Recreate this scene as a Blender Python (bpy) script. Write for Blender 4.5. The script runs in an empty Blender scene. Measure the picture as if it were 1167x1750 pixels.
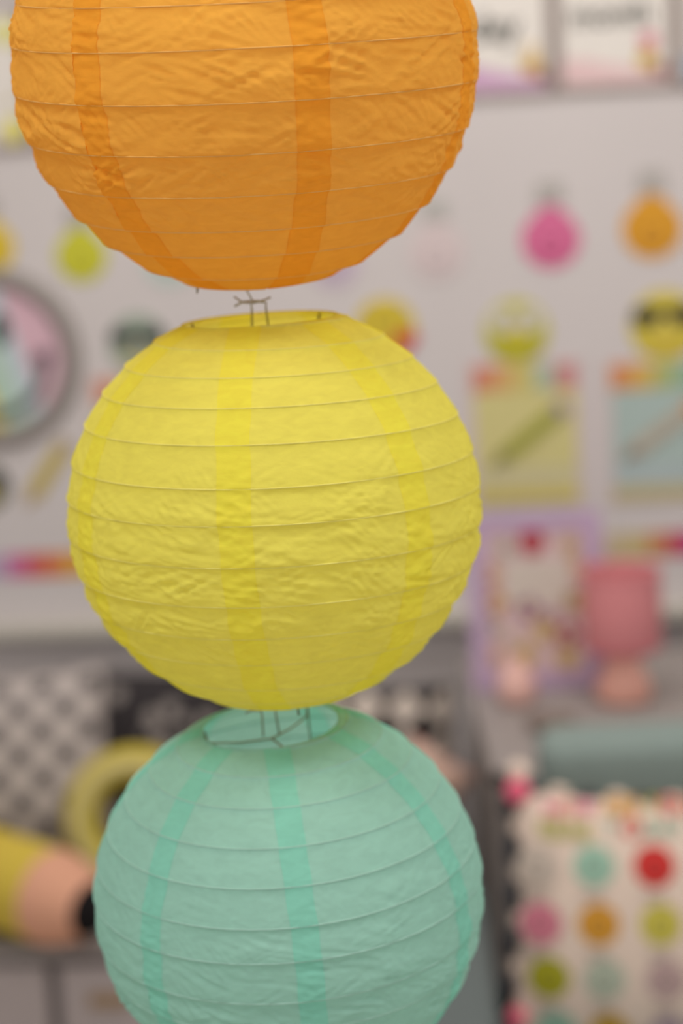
import bpy, bmesh, math, random
import numpy as np
from mathutils import Vector, Matrix, Euler

random.seed(7)
scene = bpy.context.scene
COL = scene.collection
PI = math.pi

# ------------------------------------------------------------------ camera
W_PX, H_PX, F = 1167.0, 1750.0, 3400.0
CAM = Vector((0.0, 0.0, 1.62))
PITCH, ROLL = math.radians(11.0), math.radians(3.0)
FWD = Vector((0, math.cos(PITCH), -math.sin(PITCH)))
_u0 = Vector((0, math.sin(PITCH), math.cos(PITCH)))
_r0 = Vector((1, 0, 0))
UP = _u0 * math.cos(ROLL) + _r0 * math.sin(ROLL)
RIGHT = _r0 * math.cos(ROLL) - _u0 * math.sin(ROLL)
cam_d = bpy.data.cameras.new('camera')
cam = bpy.data.objects.new('camera', cam_d)
COL.objects.link(cam)
m = Matrix((RIGHT, UP, -FWD)).transposed().to_4x4()
m.translation = CAM
cam.matrix_world = m
cam_d.sensor_fit = 'VERTICAL'
cam_d.sensor_height = 36.0
cam_d.sensor_width = 24.0
cam_d.lens = F / H_PX * 36.0
cam_d.clip_start = 0.05
cam_d.dof.use_dof = True
cam_d.dof.focus_distance = 0.885
cam_d.dof.aperture_fstop = 4.2
scene.camera = cam

# ------------------------------------------------------------------ light
world = bpy.data.worlds.new('world')
scene.world = world
world.use_nodes = True
bg = world.node_tree.nodes['Background']
bg.inputs['Color'].default_value = (1.0, 0.965, 0.93, 1)
bg.inputs['Strength'].default_value = 0.46

def area(name, loc, sx, sy, power, color=(1, 0.955, 0.90), rot=(0, 0, 0)):
    l = bpy.data.lights.new(name, 'AREA')
    l.shape = 'RECTANGLE'; l.size = sx; l.size_y = sy
    l.energy = power; l.color = color
    o = bpy.data.objects.new(name, l)
    o.location = loc; o.rotation_euler = rot
    COL.objects.link(o)
    return o
area('ceiling_lamp_a', (-0.75, 0.25, 2.93), 0.6, 0.6, 17)
area('ceiling_lamp_b', (1.2, 0.6, 2.93), 0.6, 0.6, 17)
area('ceiling_lamp_c', (0.1, 2.4, 2.93), 1.2, 0.6, 24)
area('front_fill', (0.4, -2.2, 1.35), 2.0, 1.5, 14, (1, 0.98, 0.96),  # added fill from behind the camera to brighten the lanterns, not a real window
     Vector((-0.4, 3.2, 0.0)).to_track_quat('-Z', 'Y').to_euler())

scene.view_settings.view_transform = 'Standard'
scene.view_settings.look = 'None'
scene.view_settings.exposure = 0.0
scene.view_settings.gamma = 1.0
scene.view_settings.use_curve_mapping = False

# ------------------------------------------------------------------ helpers
def pray(px, py):
    return FWD + RIGHT * ((px - W_PX / 2) / F) + UP * ((H_PX / 2 - py) / F)
def at(px, py, depth):
    return CAM + pray(px, py) * depth
def on_y(px, py, y):
    d = pray(px, py); return CAM + d * ((y - CAM.y) / d.y)
def on_z(px, py, z):
    d = pray(px, py); return CAM + d * ((z - CAM.z) / d.z)

def lin(c):
    return tuple((v / 12.92 if v <= 0.04045 else ((v + 0.055) / 1.055) ** 2.4) for v in c)
def srgb(r, g, b):
    return lin((r / 255, g / 255, b / 255))

_mats = {}
def mat(name, col, rough=0.65, var=0.06, scale=40.0, spec=0.35, bump=0.0, sheen=0.0):
    """plain painted / fabric / paper surface with a little procedural unevenness"""
    if name in _mats: return _mats[name]
    M = bpy.data.materials.new(name); M.use_nodes = True
    nt = M.node_tree; N = nt.nodes; L = nt.links
    b = N['Principled BSDF']
    b.inputs['Roughness'].default_value = rough
    b.inputs['Specular IOR Level'].default_value = spec
    tc = N.new('ShaderNodeTexCoord')
    nz = N.new('ShaderNodeTexNoise'); nz.inputs['Scale'].default_value = scale
    nz.inputs['Detail'].default_value = 4
    L.new(tc.outputs['Object'], nz.inputs['Vector'])
    rp = N.new('ShaderNodeValToRGB')
    rp.color_ramp.elements[0].position = 0.3; rp.color_ramp.elements[1].position = 0.7
    rp.color_ramp.elements[0].color = tuple(max(0, v * (1 - var)) for v in col) + (1,)
    rp.color_ramp.elements[1].color = tuple(min(1, v * (1 + var)) for v in col) + (1,)
    L.new(nz.outputs['Fac'], rp.inputs['Fac'])
    L.new(rp.outputs['Color'], b.inputs['Base Color'])
    if bump:
        bp = N.new('ShaderNodeBump'); bp.inputs['Strength'].default_value = bump
        bp.inputs['Distance'].default_value = 0.002
        L.new(nz.outputs['Fac'], bp.inputs['Height']); L.new(bp.outputs['Normal'], b.inputs['Normal'])
    if sheen: b.inputs['Sheen Weight'].default_value = sheen
    _mats[name] = M
    return M
def cmat(r, g, b, rough=0.6):
    return mat('card_%d_%d_%d' % (r, g, b), srgb(r, g, b), rough, 0.04, 60)

def mesh_obj(name, verts, faces, material, parent=None, smooth=False):
    me = bpy.data.meshes.new(name)
    me.from_pydata([tuple(v) for v in verts], [], faces)
    me.update()
    if smooth:
        me.polygons.foreach_set('use_smooth', [True] * len(me.polygons))
    if material: me.materials.append(material)
    o = bpy.data.objects.new(name, me)
    COL.objects.link(o)
    if parent is not None: o.parent = parent
    return o
def bm_obj(name, bm, material, parent=None, smooth=False):
    me = bpy.data.meshes.new(name); bm.to_mesh(me); bm.free()
    if smooth: me.polygons.foreach_set('use_smooth', [True] * len(me.polygons))
    me.materials.append(material)
    o = bpy.data.objects.new(name, me); COL.objects.link(o)
    if parent is not None: o.parent = parent
    return o
def tag(o, label, cat, group=None):
    o['label'] = label; o['category'] = cat
    if group: o['group'] = group
    return o
def thing(name, label, cat, matrix, group=None):
    o = bpy.data.objects.new(name, None); COL.objects.link(o)
    o.empty_display_size = 0.03
    o.matrix_world = matrix if isinstance(matrix, Matrix) else Matrix.Translation(matrix)
    return tag(o, label, cat, group)
def struct(o):
    o['kind'] = 'structure'; return o

def box_bm(x0, x1, y0, y1, z0, z1, bev=0.0, seg=2):
    bm = bmesh.new()
    bmesh.ops.create_cube(bm, size=1.0)
    for v in bm.verts:
        v.co = Vector((x0 + (v.co.x + .5) * (x1 - x0), y0 + (v.co.y + .5) * (y1 - y0), z0 + (v.co.z + .5) * (z1 - z0)))
    if bev:
        bmesh.ops.bevel(bm, geom=list(bm.edges), offset=bev, segments=seg, affect='EDGES', profile=0.5)
    return bm
def box(name, x0, x1, y0, y1, z0, z1, material, parent=None, bev=0.0, seg=2):
    return bm_obj(name, box_bm(x0, x1, y0, y1, z0, z1, bev, seg), material, parent, smooth=False)

# flat cut-outs: outline in local (x, z), back at y=-yb, front at y=-yf (viewer is at -Y)
def plate(name, pts, yb, yf, material, parent=None):
    n = len(pts)
    v = [(p[0], -yb, p[1]) for p in pts] + [(p[0], -yf, p[1]) for p in pts]
    f = [tuple(range(n - 1, -1, -1)), tuple(range(n, 2 * n))]
    f += [(i, (i + 1) % n, n + (i + 1) % n, n + i) for i in range(n)]
    f = [tuple(reversed(q)) for q in f]
    o = mesh_obj(name, v, f, material, parent)
    bm = bmesh.new(); bm.from_mesh(o.data)
    bmesh.ops.recalc_face_normals(bm, faces=bm.faces); bm.to_mesh(o.data); bm.free()
    return o
def circ(cx, cz, r, n=40, rz=None, a0=0, a1=2 * PI, rot=0):
    rz = r if rz is None else rz
    full = abs(a1 - a0 - 2 * PI) < 1e-6
    k = n if full else n + 1
    out = []
    for i in range(k):
        a = a0 + (a1 - a0) * i / n
        x, z = r * math.cos(a), rz * math.sin(a)
        out.append((cx + x * math.cos(rot) - z * math.sin(rot), cz + x * math.sin(rot) + z * math.cos(rot)))
    return out
def arcband(cx, cz, r0, r1, a0, a1, n=28):
    return circ(cx, cz, r1, n, None, a0, a1) + circ(cx, cz, r0, n, None, a0, a1)[::-1]
def rrect(cx, cz, w, h, r=0.0, rot=0.0):
    pts = []
    if r <= 0: pts = [(-w / 2, -h / 2), (w / 2, -h / 2), (w / 2, h / 2), (-w / 2, h / 2)]
    else:
        for sx, sz, a in ((1, -1, -PI / 2), (1, 1, 0), (-1, 1, PI / 2), (-1, -1, PI)):
            for i in range(5):
                b = a + PI / 2 * i / 4
                pts.append((sx * (w / 2 - r) + r * math.cos(b), sz * (h / 2 - r) + r * math.sin(b)))
    c, s = math.cos(rot), math.sin(rot)
    return [(cx + x * c - z * s, cz + x * s + z * c) for x, z in pts]
def ringplate(name, outer, inner, yb, yf, material, parent=None):
    """a flat frame: outer and inner outlines with the same number of points"""
    n = len(outer)
    v = []
    for y in (yb, yf):
        v += [(p[0], -y, p[1]) for p in outer]; v += [(p[0], -y, p[1]) for p in inner]
    f = []
    for i in range(n):
        j = (i + 1) % n
        f.append((i, j, n + j, n + i)); f.append((2 * n + i, 3 * n + i, 3 * n + j, 2 * n + j))
        f.append((i, 2 * n + i, 2 * n + j, j)); f.append((n + i, n + j, 3 * n + j, 3 * n + i))
    o = mesh_obj(name, v, f, material, parent)
    bm = bmesh.new(); bm.from_mesh(o.data)
    bmesh.ops.recalc_face_normals(bm, faces=bm.faces); bm.to_mesh(o.data); bm.free()
    return o
def tube(name, pts, r, material, parent=None, sides=8, closed=False):
    pts = [Vector(p) for p in pts]; n = len(pts)
    verts, faces = [], []
    prev = None
    for i, p in enumerate(pts):
        a = pts[(i - 1) % n] if (closed or i) else p
        b = pts[(i + 1) % n] if (closed or i < n - 1) else p
        t = (b - a).normalized()
        if prev is None:
            prev = t.orthogonal().normalized()
        nrm = (prev - t * prev.dot(t)).normalized(); prev = nrm
        bn = t.cross(nrm)
        for k in range(sides):
            q = 2 * PI * k / sides
            verts.append(p + (nrm * math.cos(q) + bn * math.sin(q)) * r)
    rng = n if closed else n - 1
    for i in range(rng):
        for k in range(sides):
            i2 = (i + 1) % n; k2 = (k + 1) % sides
            faces.append((i * sides + k, i * sides + k2, i2 * sides + k2, i2 * sides + k))
    if not closed:
        faces.append(tuple(range(sides - 1, -1, -1)))
        faces.append(tuple((n - 1) * sides + k for k in range(sides)))
    return mesh_obj(name, verts, faces, material, parent, smooth=True)
def lathe(name, prof, material, parent=None, n=40, cap=True):
    v, f = [], []
    for r, z in prof:
        for k in range(n):
            a = 2 * PI * k / n; v.append((r * math.cos(a), r * math.sin(a), z))
    for i in range(len(prof) - 1):
        for k in range(n):
            k2 = (k + 1) % n
            f.append((i * n + k, i * n + k2, (i + 1) * n + k2, (i + 1) * n + k))
    if cap:
        f.append(tuple(range(n - 1, -1, -1))); f.append(tuple((len(prof) - 1) * n + k for k in range(n)))
    return mesh_obj(name, v, f, material, parent, smooth=True)
def text_mesh(body, size, extrude=0.0004):
    cu = bpy.data.curves.new('lettering', 'FONT')
    cu.body = body; cu.size = size; cu.align_x = 'CENTER'; cu.align_y = 'CENTER'; cu.extrude = extrude
    cu.offset = size * 0.02
    to = bpy.data.objects.new('lettering', cu); COL.objects.link(to)
    dg = bpy.context.evaluated_depsgraph_get()
    me = bpy.data.meshes.new_from_object(to.evaluated_get(dg))
    bpy.data.objects.remove(to); bpy.data.curves.remove(cu)
    return me

# ------------------------------------------------------------------ the room
WYAW = math.radians(5.0)
EX = Vector((math.cos(WYAW), -math.sin(WYAW), 0))
WN = Vector((-math.sin(WYAW), -math.cos(WYAW), 0))
W0 = Vector((0, 3.47, 0))
WROT = Matrix.Rotation(-WYAW, 4, 'Z')
def on_wall(px, py, off=0.0):
    d = pray(px, py); p0 = W0 + WN * off
    return CAM + d * ((p0 - CAM).dot(WN) / d.dot(WN))
def wall_px(px, py):      # metres per image pixel at that place on the wall
    p = on_wall(px, py); return (p - CAM).dot(FWD) / F
def wall_mat4(px, py, off=0.0):
    return Matrix.Translation(on_wall(px, py, off)) @ WROT

M_wall = mat('wall_paint', srgb(213, 206, 206), 0.75, 0.02, 3.0)
M_floor = mat('floor_vinyl', srgb(196, 186, 176), 0.5, 0.05, 6.0)
M_ceil = mat('ceiling_paint', srgb(235, 232, 228), 0.8, 0.01, 3.0)
M_trim = mat('white_trim', srgb(205, 200, 190), 0.5, 0.02, 8.0)
wl = box('wall_back', -3.0, 3.0, 0.0, 0.1, 0.0, 3.0, M_wall)
wl.matrix_world = Matrix.Translation(W0) @ WROT
struct(wl)
struct(box('floor', -3.2, 3.2, -3.0, 4.2, -0.1, 0.0, M_floor))
struct(box('ceiling', -3.2, 3.2, -3.0, 4.2, 3.0, 3.1, M_ceil))
# white dado panel and ledge that run along the wall under the coloured border
zl = on_wall(60, 1072).z
led = box('trim_1', -2.4, 2.4, -0.045, -0.001, zl - 0.012, zl + 0.012, M_trim, None, 0.004)
led.matrix_world = Matrix.Translation(W0) @ WROT
struct(led)
bb = box('baseboard_back', -3.0, 3.0, -0.015, -0.001, 0.0, 0.09, M_trim, None, 0.003)
bb.matrix_world = Matrix.Translation(W0) @ WROT
struct(bb)

# ------------------------------------------------------------------ lanterns
def pnoise(x, y, seed):
    x = np.asarray(x, float); y = np.asarray(y, float)
    xi = np.floor(x).astype(np.int64); yi = np.floor(y).astype(np.int64)
    xf = x - xi; yf = y - yi
    def g(ix, iy):
        h = (ix * 374761393 + iy * 668265263 + seed * 974634777) & 0x7fffffff
        h = ((h ^ (h >> 13)) * 1274126177) & 0x7fffffff
        a = (h & 0xffff) / 65536.0 * 2 * PI
        return np.cos(a), np.sin(a)
    def fade(t): return t * t * t * (t * (t * 6 - 15) + 10)
    u, v = fade(xf), fade(yf)
    def dot(ox, oy):
        c, s = g(xi + ox, yi + oy); return c * (xf - ox) + s * (yf - oy)
    a = dot(0, 0) * (1 - u) + dot(1, 0) * u
    b = dot(0, 1) * (1 - u) + dot(1, 1) * u
    return a * (1 - v) + b * v

def paper_mat(name, col, trans=0.42, bump=0.12):
    M = bpy.data.materials.new(name); M.use_nodes = True
    nt = M.node_tree; N = nt.nodes; L = nt.links
    N.remove(N['Principled BSDF'])
    out = N['Material Output']
    tc = N.new('ShaderNodeTexCoord')
    mp = N.new('ShaderNodeMapping'); mp.inputs['Scale'].default_value = (100, 100, 270)
    L.new(tc.outputs['Object'], mp.inputs['Vector'])
    n1 = N.new('ShaderNodeTexNoise'); n1.inputs['Scale'].default_value = 1.0
    n1.inputs['Detail'].default_value = 4; n1.inputs['Distortion'].default_value = 0.8
    L.new(mp.outputs['Vector'], n1.inputs['Vector'])
    n2 = N.new('ShaderNodeTexNoise'); n2.inputs['Scale'].default_value = 1400.0
    n2.inputs['Detail'].default_value = 2
    L.new(tc.outputs['Object'], n2.inputs['Vector'])
    rp = N.new('ShaderNodeValToRGB')
    rp.color_ramp.elements[0].position = 0.25; rp.color_ramp.elements[1].position = 0.75
    rp.color_ramp.elements[0].color = tuple(v * 0.93 for v in col) + (1,)
    rp.color_ramp.elements[1].color = tuple(min(1, v * 1.05) for v in col) + (1,)
    L.new(n1.outputs['Fac'], rp.inputs['Fac'])
    bp = N.new('ShaderNodeBump'); bp.inputs['Strength'].default_value = bump
    bp.inputs['Distance'].default_value = 0.0011
    L.new(n1.outputs['Fac'], bp.inputs['Height'])
    bp2 = N.new('ShaderNodeBump'); bp2.inputs['Strength'].default_value = 0.10
    bp2.inputs['Distance'].default_value = 0.0004
    L.new(n2.outputs['Fac'], bp2.inputs['Height']); L.new(bp.outputs['Normal'], bp2.inputs['Normal'])
    df = N.new('ShaderNodeBsdfDiffuse'); tr = N.new('ShaderNodeBsdfTranslucent')
    for s in (df, tr):
        L.new(rp.outputs['Color'], s.inputs['Color']); L.new(bp2.outputs['Normal'], s.inputs['Normal'])
    mx = N.new('ShaderNodeMixShader'); mx.inputs['Fac'].default_value = trans
    L.new(df.outputs['BSDF'], mx.inputs[1]); L.new(tr.outputs['BSDF'], mx.inputs[2])
    L.new(mx.outputs['Shader'], out.inputs['Surface'])
    return M

M_wire = mat('lantern_wire', srgb(140, 132, 100), 0.35, 0.05, 80, 0.6)
M_cord = mat('cord_white', srgb(225, 222, 215), 0.7, 0.03, 80)

LS = 0.70          # the lanterns are about 21 cm across
def lantern(label, px, py, rpx, depth, lean, elev, col, seamcol, seams, openr, seed,
            crease=1.0, env0=None, seam_w=0.023, frame_rot=0.0, N=13, M=14, vscale=0.985, bulge=0.0178):
    depth *= LS
    c = at(px, py, depth)
    R = rpx * depth / F
    view = (c - CAM).normalized()
    upi = (UP * math.cos(lean) - RIGHT * math.sin(lean))
    upi = (upi - view * upi.dot(view)).normalized()
    ax = (upi * math.cos(elev) - view * math.sin(elev)).normalized()    # lantern axis
    fr = (-view - ax * (-view).dot(ax)).normalized()                      # towards the viewer
    rt = fr.cross(ax) * -1.0                                              # to the viewer's right
    if rt.dot(RIGHT) < 0: rt = -rt
    mw = Matrix((rt, rt.cross(ax) * -1.0, ax)).transposed()
    if mw.determinant() < 0:
        mw = Matrix((rt, -(rt.cross(ax) * -1.0), ax)).transposed()
    mw = mw.to_4x4(); mw.translation = c
    T = thing('paper_lantern', label, 'lantern', mw, 'paper lanterns hung one below the other')
    # local frame: x right, -y to the viewer, z up; theta measured from -y towards +x
    sgn = -1.0 if (mw.to_3x3() @ Vector((0, 1, 0))).dot(fr) < 0 else 1.0
    ph0 = math.asin(openr)
    rng = np.random.RandomState(seed)
    jit = rng.uniform(-0.10, 0.10, N + 3); jit[0] = 0; jit[N:] = 0
    def phi_of(t):
        t = np.clip(t, 0, N)
        w = t + np.interp(t, np.arange(N + 3), jit)
        return ph0 + (PI - 2 * ph0) * np.clip(w, 0, N) / N
    def surf(theta, t, off=0.0):
        tc = np.clip(t, 0, N)
        phi = phi_of(tc)
        fr_ = np.mod(t - theta / (2 * PI), 1.0)       # 0 at a rib
        fr_ = np.where((fr_ > 1 - 1e-6), 0.0, fr_)
        para = 4 * fr_ * (1 - fr_)
        # paper hangs in between ribs, pulled in a little under each rib
        tight = np.clip((phi - 0.95) / 0.75, 0, 1)
        sag = bulge * (0.42 + 0.58 * tight - 0.25 * np.clip((phi - 2.2) / 0.5, 0, 1)) * 1.5 * (1 - np.exp(-fr_ / 0.14)) * (1 - fr_) - 0.0008 * np.exp(-(np.minimum(fr_, 1 - fr_) / 0.05) ** 2)
        s = theta * R / LS; h = phi * R / LS
        d = 0.0
        lat = np.abs(np.cos(phi))
        env = np.clip(1.25 - 1.35 * lat ** 1.6, 0.10, 1.0)
        if env0 is not None: env = env * env0(phi)
        w1 = pnoise(s * 16, h * 16, seed + 5) * 0.6
        for k, (ang, wl_, wc, amp) in enumerate(((20, .050, .0078, 1.0), (-27, .042, .0072, .85), (7, .055, .0054, .60),
                                                   (44, .028, .0060, .50), (-12, .032, .0038, .35))):
            a = math.radians(ang)
            p = (s * math.cos(a) + h * math.sin(a)) / wl_ + w1
            q = (-s * math.sin(a) + h * math.cos(a)) / wc + w1 * 1.3
            n = pnoise(p, q, seed * 13 + k)
            ridge = 1 - np.abs(n) * 2.6
            ridge = np.clip(ridge, -0.4, 1)
            gate = np.clip(pnoise(s * 22, h * 30, seed * 7 + k) * 2.0 + 0.35, 0, 1)
            d = d + amp * gate * (ridge * 1.0 + n * 0.15)
        # puckers close to the glued seams
        near = 0.0
        for sa in seam_list:
            dd = (theta - sa + PI) % (2 * PI) - PI
            near = near + np.exp(-(dd * R / LS * np.sin(phi) / 0.016) ** 2)
        pk = pnoise(s / .012, h / .0055, seed + 77)
        d = d + pk * near * 0.7
        d = d * env * (para ** 0.55) * 0.0023 * LS * crease
        r = R * (1 - sag) + d + off
        zr = r * np.cos(phi) * vscale
        rr = r * np.sin(phi)
        x = rr * np.sin(theta); y = sgn * rr * np.cos(theta)
        return np.stack([x, y, zr], -1)
    sl = sorted([math.radians(a) for a in seams])
    # fill up to seven gores round the back
    gap = 2 * PI - (sl[-1] - sl[0]); k = 7 - len(sl) + 1
    seam_list = sl + [sl[-1] + gap * i / k for i in range(1, k)]
    Mp = paper_mat('paper_' + label.split()[0], col)
    Ms = paper_mat('paper_seam_' + label.split()[0], seamcol, 0.40)
    def grid_obj(name, th, ts, off, material, parent):
        P = surf(th, ts, off).reshape(-1, 3)
        nr, nc = th.shape
        tcl = np.clip(ts, 0, N)
        faces = []
        idx = np.arange(nr * nc).reshape(nr, nc)
        a, b, c2, d2 = idx[:-1, :-1], idx[:-1, 1:], idx[1:, 1:], idx[1:, :-1]
        ok = (np.maximum(tcl[1:, :-1], tcl[1:, 1:]) - np.minimum(tcl[:-1, :-1], tcl[:-1, 1:])) > 1e-5
        both0 = (np.abs(tcl[1:, :-1] - tcl[:-1, :-1]) < 1e-7) & (np.abs(tcl[1:, 1:] - tcl[:-1, 1:]) < 1e-7)
        ok &= ~both0
        fq = np.stack([a[ok], b[ok], c2[ok], d2[ok]], -1)
        me = bpy.data.meshes.new(name)
        me.vertices.add(len(P)); me.vertices.foreach_set('co', P.astype(np.float32).ravel())
        me.loops.add(fq.size); me.loops.foreach_set('vertex_index', fq.astype(np.int32).ravel())
        me.polygons.add(len(fq))
        me.polygons.foreach_set('loop_start', np.arange(0, fq.size, 4, dtype=np.int32))
        me.polygons.foreach_set('use_smooth', np.ones(len(fq), bool))
        me.update(calc_edges=True); me.validate()
        me.materials.append(material)
        o = bpy.data.objects.new(name, me); COL.objects.link(o); o.parent = parent
        return o
    fine = np.array([0, .02, .042, .068, .10, .14, .185, .235, .29, .345, .40, .455, .51, .565, .62, .675, .73, .78, .825, .866, .902, .934, .960, .982])
    rows = np.concatenate([k + fine for k in range(-1, N + 1)] + [np.array([N + 1.0])])
    for i in range(7):
        t0 = seam_list[i]; t1 = seam_list[(i + 1) % 7] + (2 * PI if i == 6 else 0)
        nc = max(20, int((t1 - t0) * R / 0.0011))
        def half(tk, q):          # edge of the glued strip at seam q, row by row
            ph_ = phi_of(rows + tk / (2 * PI))[:, None]
            wob = 0.0012 * pnoise(ph_ * R * 57, np.full_like(ph_, q * 3.3), seed + 3)
            return ph_, wob
        ph_a, wa = half(t0, i); ph_b, wb = half(t1, (i + 1) % 7)
        ea = t0 + (0.5 * seam_w * LS * .93 + wa) / (R * np.sin(ph_a))
        eb = t1 + (-0.5 * seam_w * LS * .93 + wb) / (R * np.sin(ph_b))
        f_ = np.linspace(0, 1, nc + 1)[None, :]
        th = ea * (1 - f_) + eb * f_
        pn = grid_obj('paper_panel', th, rows[:, None] + th / (2 * PI), 0.0, Mp, T)
        # glued overlap where this gore meets the one before
        cc = np.linspace(-0.5, 0.5, 15)[None, :]
        th2 = t0 + (cc * seam_w * LS + wa) / (R * np.sin(ph_a))
        grid_obj('seam_overlap', th2, rows[:, None] + th2 / (2 * PI), 0.0002, Ms, pn)
    # the wire spiral that carries the paper
    tt = np.arange(0, N * 60 + 1) / 60.0
    th = tt * 2 * PI
    ph = phi_of(tt)
    r = R + 0.00005
    Mr = paper_mat('paper_rib_' + label.split()[0], tuple(min(1, v * .90 + .085) for v in col), 0.26, 0.05)
    pts = np.stack([r * np.sin(ph) * np.sin(th), sgn * r * np.sin(ph) * np.cos(th), r * np.cos(ph) * vscale], -1)
    tube('wire_rib', [tuple(p) for p in pts], 0.00042, Mr, T, 6)
    ro = R * openr
    zt = R * math.cos(ph0) * vscale
    for z in (zt, -zt):
        tube('rim_ring', [(ro * 0.99 * math.cos(2 * PI * k / 48), ro * 0.99 * math.sin(2 * PI * k / 48), z * 0.997) for k in range(48)],
             0.0005, Mp, T, 6, True)
    # spreader: three rods from rim to rim and a spider with a loop at either end
    wf = bpy.data.objects.new('wire_frame', None)
    prs = []
    rr = ro * 0.985
    for k in range(3):
        a = frame_rot + k * 2 * PI / 3
        x, y = rr * math.sin(a), -rr * math.cos(a)
        prs.append([(0, 0, zt - 0.008), (x * .45, y * .45, zt - 0.009), (x * .92, y * .92, zt - 0.008), (x * .97, y * .97, zt - 0.001),
                    (x * .96, y * .96, zt - 0.012), (x * .9, y * .9, 0.0), (x * .96, y * .96, -zt + 0.012), (x, y, -zt - (0.0035 if k == 0 else -0.001)),
                    (x * .92, y * .92, -zt + 0.008), (x * .45, y * .45, -zt + 0.009), (0, 0, -zt + 0.008)])
    for p in prs: tube('spreader_rod', p, 0.0005, M_wire, T, 6)
    return T, mw, R, zt

lean_d = math.radians
O_col = (1.0, 0.555, 0.10); O_seam = (0.98, 0.47, 0.055)
Y_col = (0.97, 0.895, 0.185); Y_seam = (1.0, 0.90, 0.115)
T_col = (0.455, 0.755, 0.66); T_seam = (0.345, 0.77, 0.64)
LO = lantern('orange paper lantern with glued seams, hanging directly above the yellow lantern', 420, 106, 397, 1.388,
             lean_d(5.0), lean_d(3.5), O_col, O_seam, (-39, 14.5, 67), 0.327, 11, 1.0,
             lambda p: np.clip((2.45 - p) * 2.2, 0.12, 1.0), frame_rot=-1.2)
LY = lantern('yellow paper lantern with crinkled bands, hanging between orange and mint green lanterns', 469, 866, 352, 1.447,
             lean_d(4.5), lean_d(10.5), Y_col, Y_seam, (-62, -10.5, 40), 0.376, 23, 1.0,
             lambda p: np.clip((p - 0.95) * 1.4, 0.15, 1.0), frame_rot=0.1)
LT = lantern('mint green paper lantern showing its open wire rim, hanging below the yellow lantern', 494, 1524, 332, 1.50,
             lean_d(6.5), lean_d(25), T_col, T_seam, (-44, 3, 57), 0.352, 37, 0.8,
             lambda p: np.clip((p - 0.9) * 1.1, 0.12, 1.0), frame_rot=0.4, seam_w=0.019)
# wire hook joining orange and yellow
def hook(T, zt):
    def q(l): return [(x * LS, y * LS, zt + z * LS) for x, y, z in l]
    h = tube('wire_hook', q([(-.006, 0, -.009), (-.005, 0, .008), (-.0055, -.001, .0115), (0, -.001, .0125), (.0055, -.001, .0115), (.005, 0, .008), (.006, 0, -.009)]), 0.0005, M_wire, T, 6)
    tube('hook_twist', q([(-.017, -.002, .0175), (-.012, -.003, .0135), (-.004, -.003, .0135), (.002, -.002, .0128), (.009, -.001, .0150)]), 0.0005, M_wire, h, 6)
    tube('hook_tail', q([(-.017, .000, .0105), (-.012, -.003, .0130), (-.006, -.004, .0125)]), 0.0005, M_wire, h, 6)
    tube('hook_stem', q([(-.004, -.003, .0135), (-.008, 0, .022), (-.008, 0, .040)]), 0.0004, M_wire, h, 6)
for q_ in (LY, LT, LO): hook(q_[0], q_[3])
# cord from the orange lantern up to the ceiling
topw = LO[1] @ Vector((0, 0, LO[3] + 0.027))
cord = tube('hanging_cord', [topw, (topw.x, topw.y, 2.999)], 0.0009, M_cord, None, 6)
tag(cord, 'thin white cord holding the orange lantern from the ceiling', 'cord')

# ------------------------------------------------------------------ wall display
K = wall_px(583, 700)
black = cmat(48, 46, 48); grey = cmat(150, 146, 143); white = cmat(232, 226, 220)
def P(px0, py0, px, py):       # local wall offsets of a pixel from a thing's origin pixel
    a = on_wall(px0, py0); b = on_wall(px, py); d = b - a
    return d.dot(EX), d.z

# word cards in taupe frames
def word_card(label, px0, px1, pyb, h_m, word, tx, ty, wave, orn, size=0.062):
    pc = ((px0 + px1) / 2, pyb)
    T = thing('word_card', label, 'card', wall_mat4(*pc), 'framed word cards along the wall')
    w = (px1 - px0) * wall_px(*pc) * 0.99
    tp = cmat(148, 134, 129)
    ringplate('frame', rrect(0, h_m / 2, w, h_m), rrect(0, h_m / 2, w - .022, h_m - .022), 0.0005, 0.006, tp, T)
    plate('card_sheet', rrect(0, h_m / 2, w - .020, h_m - .020), 0.0005, 0.003, white, T)
    plate('wave_band', [(-w / 2 + .012, .014), (w / 2 - .012, .014), (w / 2 - .012, .040), (w * .2, .036), (0, .043), (-w * .25, .055), (-w / 2 + .012, .058)],
          0.0031, 0.0037, wave, T)
    for i, (ox, oz, r, cc) in enumerate(orn):
        plate('ornament', circ(ox, oz, r, 20), 0.0038, 0.0048 + .0004 * i, cc, T)
    if word:
        me = text_mesh(word, size)
        me.materials.append(cmat(58, 60, 56))
        o = bpy.data.objects.new('lettering', me); COL.objects.link(o); o.parent = T
        x, z = P(*pc, tx, ty)
        o.location = (x, -0.0036, z); o.rotation_euler = (PI / 2, 0, 0)
    return T
word_card('framed white card reading day with a lilac wave and yellow flower', 762, 948, 168, .26, 'day', 845, 48, cmat(205, 165, 200),
          [(.054, .052, .017, cmat(205, 165, 70)), (.055, .076, .012, cmat(228, 205, 165)), (.070, .034, .010, cmat(150, 100, 95))])
word_card('framed white card reading month with a pale pink wave and pink and yellow flowers', 950, 1155, 156, .26, 'month', 1043, 25, cmat(228, 196, 198),
          [(.056, .080, .015, cmat(212, 120, 140)), (.052, .050, .016, cmat(210, 180, 70)), (.072, .034, .012, cmat(150, 100, 95))], .052)
word_card('framed white card with pale blue wave beside the month card', 1158, 1345, 148, .26, '', 0, 0, cmat(190, 205, 220),
          [(.056, .080, .015, cmat(150, 190, 170)), (.052, .050, .016, cmat(210, 180, 70))])
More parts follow.
